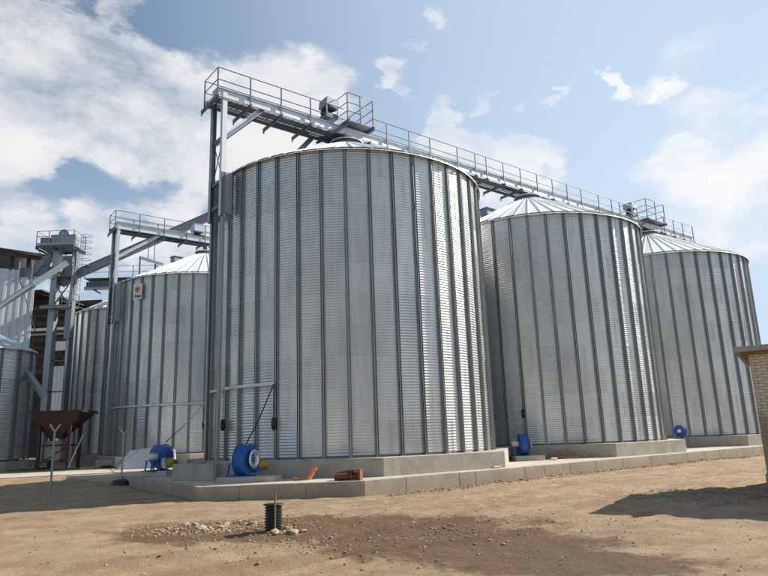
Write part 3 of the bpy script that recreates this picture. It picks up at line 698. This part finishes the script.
for i in range(9):
    z = 16.2-i*.88; MB().bar((-5, -.35+i*.01, z), (min(6.6, (18.6-z)/.40-2.6), -.35+i*.01, z), .1, .20 if i % 2 else .42).build('purlin', M_sheddark, sh)
for i in range(12): MB().box((-8+i*1.2, 3.0, 9.6+(i % 2)*.1), (-6.82+i*1.2, 3.05, min(18., slope_z(-8+i*1.2+1.2)-.1))).build('wall_sheet', M_sheddark, sh)
MB().box((-3, -.5, 13.65), (4.6, -.42, 13.95)).build('daylight_gap_board', M_white, sh); MB().box((-3, -.5, 13.15), (4.2, -.43, 13.35)).build('daylight_gap_board', M_sack, sh)  # pale boards painted in place of daylight showing through the roof gaps
for x in (-.6, 3.2, 6.2): MB().box((x-.15, -.3, 0), (x+.15, 0, 15.4 if x < 5 else 14.0)).build('post', M_shedr, sh)
for a, b_ in (((1.2, 9.2), (4.4, 12.8)), ((4.4, 9.4), (1.6, 12.4)), ((2.2, 9.0), (5.2, 12.6)), ((1.0, 9.6), (5.0, 10.0))):
    MB().bar((a[0], -.7, a[1]), (b_[0], -.7, b_[1]), .12, .16).build('truss_member', M_rust, sh)
for i in range(5): profiled(2.2+i*.8, 2.99+i*.8, 0, 9.6 if i < 2 else 11.2, -1.2, .4, .05).build('siding_sheet', M_shedw, sh)
MB().box((2.0, -1.1, 11.3), (6.4, -1.0, 12.3)).build('translucent_band', M_white, sh)

# ------------------------------------------------------------------ small silo at the left border
ss = empty('small_silo', (-26.6, 42.4, .9), 0, 'small corrugated steel hopper silo cut off by the left border', 'silo')
RS, HS, NSS = 3.0, 7.0, 16
mes = sheet_mesh(RS, 2*PI/NSS, 9, HS/7, 8, 2, 6, .010, False).data('wall_sheet', M_sheet)
for i in range(7):
    for j in range(NSS//2): put('wall_sheet', mes, ss, (0, 0, .1+HS/7*i), 2*PI/NSS*(2*j+i % 2+.5))
mst = MB().box((RS-.01, -.07, 0), (RS+.07, .07, HS+.1)).data('stiffener', M_dark)
for j in range(NSS): put('stiffener', mst, ss, (0, 0, 0), 2*PI/NSS*j+.1)
mrp = roof_panel_mesh(RS, 1.5, 24, .4).data('roof_panel', M_steel)
for j in range(24): put('roof_panel', mrp, ss, (0, 0, HS+.1), 2*PI*j/24)
MB().lathe([(.5, HS+1.35), (.5, HS+1.6), (.02, HS+1.75)], 20).build('peak_cap', M_steel, ss)
tag(MB().prism([(3.5*math.cos(2*PI*k/12)-26.6, 3.5*math.sin(2*PI*k/12)+42.4) for k in range(12)], .2, .9).build('concrete_plinth', M_conc), 'shaded round concrete base under the small silo at the left border', 'plinth', 'concrete plinths under the silos')

# spout crossing to the hopper
st = empty('feed_spout', (-21.2, 40.4, 3.5), 0, 'bent grey feed spout ending above the maroon hopper', 'spout')
MB().bar((-2.9, 2.4, 3.3), (-.1, .0, 1.2), .30, .30).build('upper_spout', M_duct, st); MB().bar((-.02, 0, 1.3), (.0, -.1, -.2), .30, .30, (0, 1, 0)).build('lower_spout', M_duct, st)
MB().bar((-2.85, 2.4, -3.0), (-2.85, 2.4, 3.4), .16, .16).build('support_post', M_dark, st)

# ------------------------------------------------------------------ maroon hopper
hp_ = empty('grain_hopper', (-19.0, 38.3, .42), rad(4), 'dark maroon steel receiving hopper on legs in the shade at left', 'hopper')
b = MB(); t, zt, zb, bw = 1.45, 3.22, 1.75, .36
for s_ in (1., .97):
    b.v += [(-t*s_, -1.2*s_, zt), (t*s_, -1.2*s_, zt), (t*s_, 1.2*s_, zt), (-t*s_, 1.2*s_, zt), (-bw*s_-.3, -bw*s_, zb), (bw*s_-.3, -bw*s_, zb), (bw*s_-.3, bw*s_, zb), (-bw*s_-.3, bw*s_, zb)]
for k in range(4):
    k2 = (k+1) % 4; b.f += [(k, 4+k, 4+k2, k2)]; b.f += [(8+k, 8+k2, 12+k2, 12+k)]; b.f += [(k, k2, 8+k2, 8+k)]; b.f += [(4+k, 12+k, 12+k2, 4+k2)]
b.sm = [False]*len(b.f); b.build('funnel', M_maroon, hp_)
for a, c_ in (((-t, -1.2), (t, -1.2)), ((-t, 1.2), (t, 1.2)), ((-t, -1.2), (-t, 1.2)), ((t, -1.2), (t, 1.2))):
    MB().bar((a[0], a[1], zt+.0), (c_[0], c_[1], zt+.0), .10, .12).build('rim', M_maroon, hp_)
for x in (-.95, .70):
    for y in (-.75, .75): MB().bar((x, y, 0), (x, y, 2.45), .16, .16).build('leg', M_maroon, hp_)
for y in (-.75, .75): MB().bar((-.95, y, 1.35), (.70, y, 1.35), .10, .10).build('cross_rail', M_maroon, hp_)
MB().bar((-.95, -1.0, .2), (.75, -1.0, 1.3), .07, .07).build('brace', M_maroon, hp_)
MB().box((-.75, -.45, .55), (.15, .45, 1.6)).build('outlet_box', M_dark, hp_)
for x in (-2.1, 1.7): MB().bar((x, -1.7, .06), (x+.9, .9, .06), .08, .08).build('skid', M_black, hp_)
MB().bar((-2.1, -1.7, .06), (1.7, -1.7, .06), .08, .08).build('skid', M_black, hp_)
MB().bar((t, -.2, zt-.12), (t+.75, -.2, zt-.14), .06, .06).build('crank_bar', M_black, hp_); MB().bar((.9, -1.1, .1), (1.6, -1.1, 1.9), .05, .05).build('prop', M_stiff, hp_)
# pallet with sacks
pl = empty('sack_pallet', (-25.0, 42.0-2.6, .55), rad(10), 'pallet of pale sacks beside the small silo at left', 'pallet')
for x in (-.6, 0, .6): MB().box((x-.06, -.5, 0), (x+.06, .5, .10)).build('bearer', M_wood, pl)
for i in range(6): MB().box((-.68, -.5+i*.175, .102), (.68, -.5+i*.175+.13, .125)).build('board', M_wood, pl)
def sack(sx, sy, sz, seed):
    b = MB(); rnd = random.Random(seed)
    n1, n2 = 12, 7
    for j in range(n2+1):
        v_ = -PI/2+PI*j/n2
        for i in range(n1):
            u_ = 2*PI*i/n1; e = .45
            f = lambda q: math.copysign(abs(q)**e, q)
            b.v.append((sx*f(math.cos(v_))*f(math.cos(u_))*(1+rnd.uniform(-.05, .05)), sy*f(math.cos(v_))*f(math.sin(u_))*(1+rnd.uniform(-.05, .05)), sz*f(math.sin(v_))*(1+rnd.uniform(-.06, .06))))
    b.f = [(j*n1+i, j*n1+(i+1) % n1, (j+1)*n1+(i+1) % n1, (j+1)*n1+i) for j in range(n2) for i in range(n1)]; b.sm = [True]*len(b.f); return b
for zz in range(3):
    for k, x in enumerate((-.36, .36)):
        o = sack(.37, .46, .105, zz*2+k).build('sack', M_sack, None, (-25.0+x*.98, 39.4+x*.17, .55+.125+.10+zz*.195), rad(10)+random.uniform(-.08, .08))
        tag(o, ('bottom', 'middle', 'top')[zz]+' layer pale sack on the pallet, '+('left' if k == 0 else 'right')+'-hand one', 'sack', 'sacks stacked on the pallet')

# ------------------------------------------------------------------ aeration fans
def fan(loc, rz, label, duct=None, scale=1., ds=1):
    o = empty('aeration_fan', loc, rz, label, 'fan', 'blue aeration fans beside the silos'); o.scale = (scale,)*3
    X = Matrix.Rotation(PI/2, 4, 'Y')
    Z = .60; n = 40; prof = []
    # spiral housing, extruded along local x
    for k in range(n):
        a = 2*PI*k/n; r_ = .44+.14*((a+PI/2) % (2*PI))/(2*PI); prof.append((r_*math.cos(a), r_*math.sin(a)))
    b = MB(); w_ = .21
    for x in (-w_, -w_+.03, w_-.03, w_): 
        s_ = .97 if abs(x) == w_ else 1.
        b.v += [(x, p*s_, Z+q*s_) for p, q in prof]
    b.f = [(j*n+k, j*n+(k+1) % n, (j+1)*n+(k+1) % n, (j+1)*n+k) for j in range(3) for k in range(n)]; b.f += [tuple(reversed(range(n))), tuple(range(3*n, 4*n))]
    b.sm = [True]*(3*n)+[False]*2; hs = b.build('housing', M_blue, o)
    hs.data.polygons.foreach_set('use_smooth', [False]*len(hs.data.polygons))
    for x in (-w_-.012, w_-.012):
        b = MB()
        for rr, xx in ((1.0, x), (1.07, x), (1.07, x+.024), (1.0, x+.024)): b.v += [(xx, p*rr, Z+q*rr) for p, q in prof]
        b.f = [(j*n+k, j*n+(k+1) % n, ((j+1) % 4)*n+(k+1) % n, ((j+1) % 4)*n+k) for j in range(4) for k in range(n)]; b.sm = [False]*len(b.f); b.build('rim_flange', M_blue, o)
    MB().lathe([(.20, 0), (.22, .0), (.30, .13), (.34, .14), (.34, .17), (.22, .17), (.20, .03)], 24, Matrix.Translation((w_+.002, 0, Z)) @ X).build('inlet_cone', M_alu, o)
    g = MB()
    for k in range(5): g.bar((w_+.165, -.3, Z-.2+k*.1), (w_+.165, .3, Z-.2+k*.1), .012, .012)
    g.build('inlet_guard', M_alu, o)
    g = MB()
    for k in range(6): g.bar((w_+.006, .2*math.cos(k*PI/3), Z+.2*math.sin(k*PI/3)), (w_+.006, .4*math.cos(k*PI/3), Z+.4*math.sin(k*PI/3)), .03, .012)
    g.build('stiffening_rib', M_blue, o)
    # motor on its stand
    b = MB(); b.lathe([(.02, 0), (.13, 0), (.155, .03), (.155, .3), (.14, .32), (.14, .38), (.02, .40)], 18, Matrix.Translation((-w_-.01, 0, Z)) @ Matrix.Rotation(-PI/2, 4, 'Y'))
    mo = b.build('motor', M_white, o)
    for k in range(10):
        a = 2*PI*k/10; MB().bar((-w_-.06, .162*math.cos(a), Z+.162*math.sin(a)), (-w_-.30, .162*math.cos(a), Z+.162*math.sin(a)), .012, .02).build('cooling_fin', M_white, mo)
    MB().box((-w_-.26, -.06, Z+.15), (-w_-.12, .06, Z+.24)).build('terminal_box', M_duct, o)
    for x in (-w_-.40, -w_-.08):
        for y in (-.22, .22): MB().bar((x, y*1.25, .02), (x, y*.8, Z-.17), .05, .05).build('stand_leg', M_blue, o)
    MB().box((-w_-.45, -.25, Z-.18), (-w_-.03, .25, Z-.15)).build('motor_plate', M_blue, o)
    MB().box((-w_-.48, -.32, 0), (w_+.02, .32, .035)).build('base_frame', M_blue, o)
    if duct:
        d = MB().tube([(0, ds*.15, .30), (0, ds*.55, .30), (0, ds*.95, .34), (0, ds*(1.5 if ds > 0 else .95), .36)], .145, 16); d.build('flexible_duct', M_yellow, o)
        for q in range(7 if ds > 0 else 3):
            MB().lathe([(.145, 0), (.165, .03), (.145, .06)], 18, Matrix.Translation((0, ds*(.58+q*.12), .32)) @ Matrix.Rotation(-PI/2, 4, 'X')).build('duct_ring', M_yellow, o)
        MB().box((-.22, min(ds*.3, ds*.56), .1), (.22, max(ds*.3, ds*.56), .54)).build('outlet_box', M_alu if duct == 2 else M_blue, o)
    return o
def pad(x, y, rz, sx, sy, h_, z, label):
    return tag(bevel(MB().box((-sx/2, -sy/2, 0), (sx/2, sy/2, h_)).build('fan_pad', M_slab, None, (x, y, z), rz), .015), label, 'pad', 'concrete pads under the fans')
pad(-4.62, 21.95, rad(-14), 1.95, .85, .17, .39, 'pale concrete pad under the bright blue fan at the nearest silo')
fan((-4.75, 21.98, .565), rad(-22), 'bright blue fan with silver inlet on a pad before the nearest silo', 1, .90)
pad(6.15, 30.0, rad(8), 1.35, 1.0, .22, .39, 'concrete pad under the blue fan between the nearest and middle silos')
fan((6.05, 30.05, .615), rad(-2), 'slim-looking blue fan on a pad at the left foot of the middle silo', 1, .84)
fan((16.25, 37.0, ZP+.005), rad(60), 'small blue fan at the far right silo beside the middle plinth end', None, .62)
pad(-9.45, 27.6, rad(-20), 1.3, 1.1, .22, .39, 'shaded concrete pad under the dark blue fan at left')
fan((-9.5, 27.55, .612), rad(60), 'shaded dark blue fan beside the corrugated sheet at left', 2, .92, -1)
# open concrete channel left of the nearest plinth
ch = empty('concrete_channel', (-6.52, 24.3, .40), rad(-28), 'open cast concrete duct channel left of the nearest plinth', 'channel')
for a, b_ in (((-.97, -.95, 0), (.97, -.77, .56)), ((-.97, -.766, 0), (-.80, 2.4, .557))): bevel(MB().box(a, b_).build('channel_wall', M_conc, ch), .012)

# curved corrugated sheet leaning at the left
def curved_sheet():
    b = MB(); nz, nxs = 96, 14; amp = .011; corr = 12
    for j in range(nz+1):
        v_ = j/nz; ph = math.sin(2*PI*corr*v_)*amp
        for i in range(nxs+1):
            u_ = i/nxs; a = (u_-.5)*.55
            lean = .55
            # curved about a vertical axis, corrugation lines horizontal, leaning back
            x = 3.0*math.sin(a)*2.05; y = (1-math.cos(a))*-2.2+ph; z = v_*1.22
            b.v.append((x+.5*v_*(.5-u_)*1.4, y+z*.85+.25*v_*v_, z*.72+.25*math.sin(v_*1.6)*(1-abs(u_-.5)*1.2)))
    n = nxs+1; b.f = [(j*n+i, j*n+i+1, (j+1)*n+i+1, (j+1)*n+i) for j in range(nz) for i in range(nxs)]; b.sm = [True]*len(b.f); return b
cso = curved_sheet().build('corrugated_sheet', M_sheet, None, (-13.5, 36.8, .347), rad(6)); tag(cso, 'curved spare corrugated steel sheet lying behind the shaded fan', 'metal sheet')
m_ = cso.modifiers.new('thickness', 'SOLIDIFY'); m_.thickness = .004

# ------------------------------------------------------------------ Y posts
def ypost(x, y, h_, label, base=False, rz=0):
    z = ground_z(x, y); o = empty('forked_post', (x, y, z), rz, label, 'post', 'forked steel posts')
    MB().bar((0, 0, -.15), (0, 0, h_-.30), .06, .06).build('post', M_stiff, o)
    for s_ in (-1, 1): MB().bar((0, 0, h_-.32), (s_*.21, 0, h_-.02), .05, .05).build('fork_arm', M_stiff, o)
    if base:
        b = MB(); b.lathe([(.42, -.04), (.40, .10), (.30, .17), (.12, .20), (.0, .20)], 14); b.build('weight_base', M_black, o)
    return o
ypost(-12.95, 25.5, 2.62, 'taller forked steel post standing alone in front of the maroon hopper')
ypost(-11.35, 28.2, 2.35, 'forked steel post with a black base left of the kerb wall corner', True)

# ------------------------------------------------------------------ clutter on the yard
og = empty('orange_fitting', (-2.66, 21.6, .402), .3, 'small orange plastic pipe fitting lying on the yard slab', 'fitting')
MB().tube([(0, 0, .05), (.10, 0, .16), (.20, .02, .36)], .085, 12).build('pipe_bend', M_orange, og); MB().tube([(.19, .02, .32), (.22, .02, .40)], .105, 12).build('socket_rim', M_orange, og)
MB().tube([(-.45, .05, .045), (-.15, .0, .045)], .04, 10).build('thin_pipe', M_orange, og)
rt_ = empty('rusty_frame', (-1.32, 20.75, .402), rad(-12), 'rusty steel frame piece lying on the yard slab near the kerb corner', 'scrap')
MB().tube([(-.42, 0, .10), (.30, .05, .12)], .11, 10).build('pipe_piece', M_rust, rt_); MB().tube([(-.45, .2, .16), (.1, .18, .26)], .07, 10).build('pipe_piece', M_rust, rt_)
b = MB(); b.box((.12, -.12, 0), (.16, .22, .32)); b.box((.38, -.12, 0), (.42, .22, .32)); b.box((.16, -.12, .28), (.38, .22, .32)); b.box((.16, -.12, 0), (.38, .22, .04)); b.build('box_frame', M_rust, rt_)
MB().tube([(.16, .05, .14), (.38, .05, .18)], .075, 10).build('bolt_stub', M_wood, rt_)
wd = empty('timber_pile', (8.1, 30.3, .402), rad(-8), 'short weathered timbers lying on the slab before the middle plinth', 'timber')
for x0, x1, y, z, hh in ((-.75, .85, 0, 0, .12), (-.6, .9, .22, 0, .11), (-.9, .7, .1, .125, .10)): MB().box((x0, y-.08, z), (x1, y+.08, z+hh)).build('timber', M_wood, wd)
for i, (x, y, sx, sy, sz, rz, lab) in enumerate(((-.2, 24.6, 0, 0, 0, 0, ''), (7.2, 29.3, .30, .14, .10, .3, 'pale concrete chunk lying before the timber pile'), (3.9, 24.45, .5, .10, .05, .72, 'thin dark strip lying on the kerb edge by the nearest plinth end'))):
    if sx: tag(bevel(MB().box((-sx/2, -sy/2, 0), (sx/2, sy/2, sz)).build('concrete_chunk' if i == 1 else 'strip', M_white if i == 1 else M_dark, None, (x, y, .405 if i == 1 else .432), rz), .02), lab, 'chunk' if i == 1 else 'strip')
tag(bevel(MB().box((-.5, -.3, 0), (.5, .3, .42)).build('concrete_block', M_kerb, None, (-16.9, 39.5, .40), .2), .02), 'shaded brown concrete block near the foot of the far left silo', 'block', 'shaded blocks by the left silos')
tag(bevel(MB().box((-.8, -.3, 0), (.8, .3, .55)).build('concrete_block', M_kerb, None, (-15.2, 38.9, .40), .1), .02), 'larger shaded concrete block behind the forked post with black base', 'block', 'shaded blocks by the left silos')
tag(bevel(MB().box((-.55, -.35, 0), (.55, .35, .5)).build('rust_crate', M_rust, None, (-24.6, 40.6, .5), .1), .02), 'rust-brown crate at the foot of the small silo', 'crate')

# ------------------------------------------------------------------ lamp above the left silo roof
lm = empty('roof_floodlight', (-16.1, 42.6, 12.2), rad(20), 'floodlight on a thin post above the eave of the sign silo', 'floodlight')
MB().bar((-.55, 0, 0), (-.55, 0, 2.0), .10, .10).build('post', M_duct, lm); MB().bar((.45, 0, .4), (.45, 0, 1.5), .12, .12).build('post', M_dark, lm)
MB().bar((-.6, 0, 1.92), (1.0, -.1, 1.45), .45, .10).build('lamp_head', M_steel, lm)
for x in (-.05, .35): MB().bar((x, .3, 1.7), (x, .3, 3.1), .05, .05).build('hanger', M_rail, lm)

# ------------------------------------------------------------------ brick building at the right
ba = math.atan2(-.52, .854)
bk = empty('brick_building', (9.12, 16.28, 0), ba, 'tan brick building with a flat concrete roof edge, cut off by the right border', 'building')
# local x runs along the camera-facing wall to the right, local y into the building
bl_, bh_, jt = .25, .075, .012; NRW = 39
meb = MB().box((0, 0, 0), (bl_-jt, .11, bh_-jt)).data('brick', M_brick); mebh = MB().box((0, 0, 0), (.12-jt, .11, bh_-jt)).data('brick', M_brick)
WL = 6.0; rest = MB()
MB().box((.014, .014, -.3), (WL, 4.2, NRW*bh_+.5)).build('wall_core', M_mortar, bk)
cnt = 0
for r_ in range(NRW):
    z = .5+r_*(bh_)-.0; x = 0 if r_ % 2 == 0 else -.0
    k = 0
    while x < WL-.3:
        wdt = bl_ if not (r_ % 2 and k == 0) else .125
        j = random.uniform(-.004, .004)
        if k < 7 and cnt < 290:
            put('brick', meb if wdt == bl_ else mebh, bk, (x, j, z)); cnt += 1
        else: rest.box((x, j, z), (x+wdt-jt, .1, z+bh_-jt))
        x += wdt; k += 1
    y = .125 if r_ % 2 == 0 else .25
    k = 0
    while y < 4.0:
        rest.box((.002, y, z), (.1, y+bl_-jt, z+bh_-jt)); y += bl_; k += 1
tag(rest.build('brick_courses', M_brick, bk), kind='stuff')
MB().box((-.04, -.05, -.3), (WL, 4.2, .48)).build('foundation', M_kerb, bk)
bevel(MB().box((-.28, -.28, 3.46), (WL, 4.4, 3.60)).build('roof_slab', M_conc, bk), .015)
bevel(MB().box((-.16, -.16, 3.40), (WL-.02, 4.3, 3.458)).build('cornice', M_wood, bk), .008)
tag(bevel(MB().box((-.3, -.2, 0), (.3, .2, .26)).build('concrete_block', M_gravel, None, (9.05, 15.9, ground_z(9.05, 15.9)-.02), .5), .03), 'dark rough block at the foot of the brick building', 'block')

# ------------------------------------------------------------------ black drain pipe standing in the soil
px_, py_ = -2.31, 13.25; pz = ground_z(px_, py_)
dp = empty('drain_pipe', (px_, py_, pz), 0, 'black corrugated plastic drain pipe standing upright in the dirt', 'pipe')
prof = []
for k in range(10):
    z = -.06+k*.053; prof += [(.145, z), (.170, z+.008), (.170, z+.030), (.145, z+.038)]
b = MB(); b.lathe(prof+[(.145, .475), (.13, .475), (.13, .1)], 28, smooth=False); b.build('pipe_wall', M_black, dp)
b = MB(); b.lathe([(.0, .478), (.19, .478), (.205, .488), (.20, .503), (.0, .508)], 28); b.build('lid', M_black, dp)
sk = empty('wooden_stake', (px_+.06, py_-.22, pz), 0, 'thin wooden stake leaning on the black drain pipe', 'stake')
MB().bar((0, 0, -.25), (.0, .05, .72), .032, .032).build('stick', M_wood, sk)

# ------------------------------------------------------------------ stones, clods and gravel
def rock(r_, rnd, flat=.65):
    vs = []; t_ = (1+5**.5)/2
    base = [(-1,t_,0),(1,t_,0),(-1,-t_,0),(1,-t_,0),(0,-1,t_),(0,1,t_),(0,-1,-t_),(0,1,-t_),(t_,0,-1),(t_,0,1),(-t_,0,-1),(-t_,0,1)]
    fs = [(0,11,5),(0,5,1),(0,1,7),(0,7,10),(0,10,11),(1,5,9),(5,11,4),(11,10,2),(10,7,6),(7,1,8),(3,9,4),(3,4,2),(3,2,6),(3,6,8),(3,8,9),(4,9,5),(2,4,11),(6,2,10),(8,6,7),(9,8,1)]
    sx, sy = rnd.uniform(.7, 1.3), rnd.uniform(.7, 1.3); a = rnd.uniform(0, 6.28); ca, sa_ = math.cos(a), math.sin(a)
    for x, y, z in base:
        k = r_/1.9*rnd.uniform(.75, 1.2); x, y, z = x*k*sx, y*k*sy, z*k*flat; vs.append((x*ca-y*sa_, x*sa_+y*ca, z))
    return vs, fs
rs = [MB().add(*rock(1., random.Random(i))).data('broken_stone', M_stone) for i in range(6)]
rnd = random.Random(5)
for i in range(46):
    if i < 14: x, y = px_+rnd.gauss(.05, .28), py_-.22+rnd.gauss(0, .13)
    elif i < 38: x, y = -3.9+rnd.gauss(0, .5), 14.2+rnd.gauss(0, .38)
    else: x, y = rnd.uniform(-4.8, -1.2), rnd.uniform(12.8, 14.8)
    if math.hypot(x-px_, y-py_) < .2: y -= .25
    if -3.0 < x < -2.42 and 12.85 < y < 13.4: x += .75; y -= .1
    s_ = .035+.075*rnd.random()**2; o = put('broken_stone', rs[i % 6], None, (x, y, ground_z(x, y)+s_*.22), rnd.uniform(0, 6)); o.scale = (s_,)*3
    tag(o, 'pale broken stone lying against the foot of the black drain pipe' if i < 14 else 'pale broken stone in the low rubble heap left of the drain pipe' if i < 38 else 'pale stone lying loose on the dirt around the drain pipe', 'stone', 'pale broken stones around the drain pipe')
g = MB(); rnd = random.Random(11)
def scatter(n, fx, smin, smax, mat, name, label):
    g = MB()
    for i in range(n):
        x, y = fx()
        s_ = smin*(smax/smin)**(rnd.random()**2.2); vs, fs = rock(s_, rnd); z = ground_z(x, y)+s_*.15
        g.add([(a+x, b_+y, c_+z) for a, b_, c_ in vs], fs)
    tag(g.build(name, mat), label, None, kind='stuff')
def allover():
    while True:
        x, y = rnd.uniform(-14, 13), 7+19*rnd.random()**1.4
        u_ = (Vector((x, y))-PA).dot(RV)
        if u_ > KV+.05 and not (x > -11 and y > 19.8 and x < 0 and u_ < 10 and x > -5.7): return x, y
scatter(5000, allover, .005, .022, M_clod, 'dirt_clods', 'small brown dirt clods strewn over the ground')
scatter(900, allover, .006, .022, M_stone, 'pebbles', 'small pale pebbles strewn over the ground')
def damp_area(): return rnd.gauss(-.2, 2.0), rnd.gauss(12.4, 1.2)
scatter(1500, damp_area, .009, .04, M_clod, 'damp_clods', 'clods of darker soil on the damp patch')
def pile1(): return -3.6+rnd.gauss(0, .85), 14.1+rnd.gauss(0, .5)
scatter(1500, pile1, .010, .042, M_clod, 'rubble', 'fine pale rubble left of the drain pipe')
def kerbside():
    t = rnd.uniform(-4.5, 22); q = row(t, KV+.08+abs(rnd.gauss(0, .35))); return q.x, q.y
scatter(2600, kerbside, .014, .06, M_clod, 'kerbside_spoil', 'loose soil and clods heaped along the kerb')
def gpile():
    return 7.9+rnd.gauss(0, .85), 16.9+rnd.gauss(0, .85)
scatter(1500, gpile, .012, .04, M_gravel, 'gravel', 'grey gravel spread in the shade by the brick building')
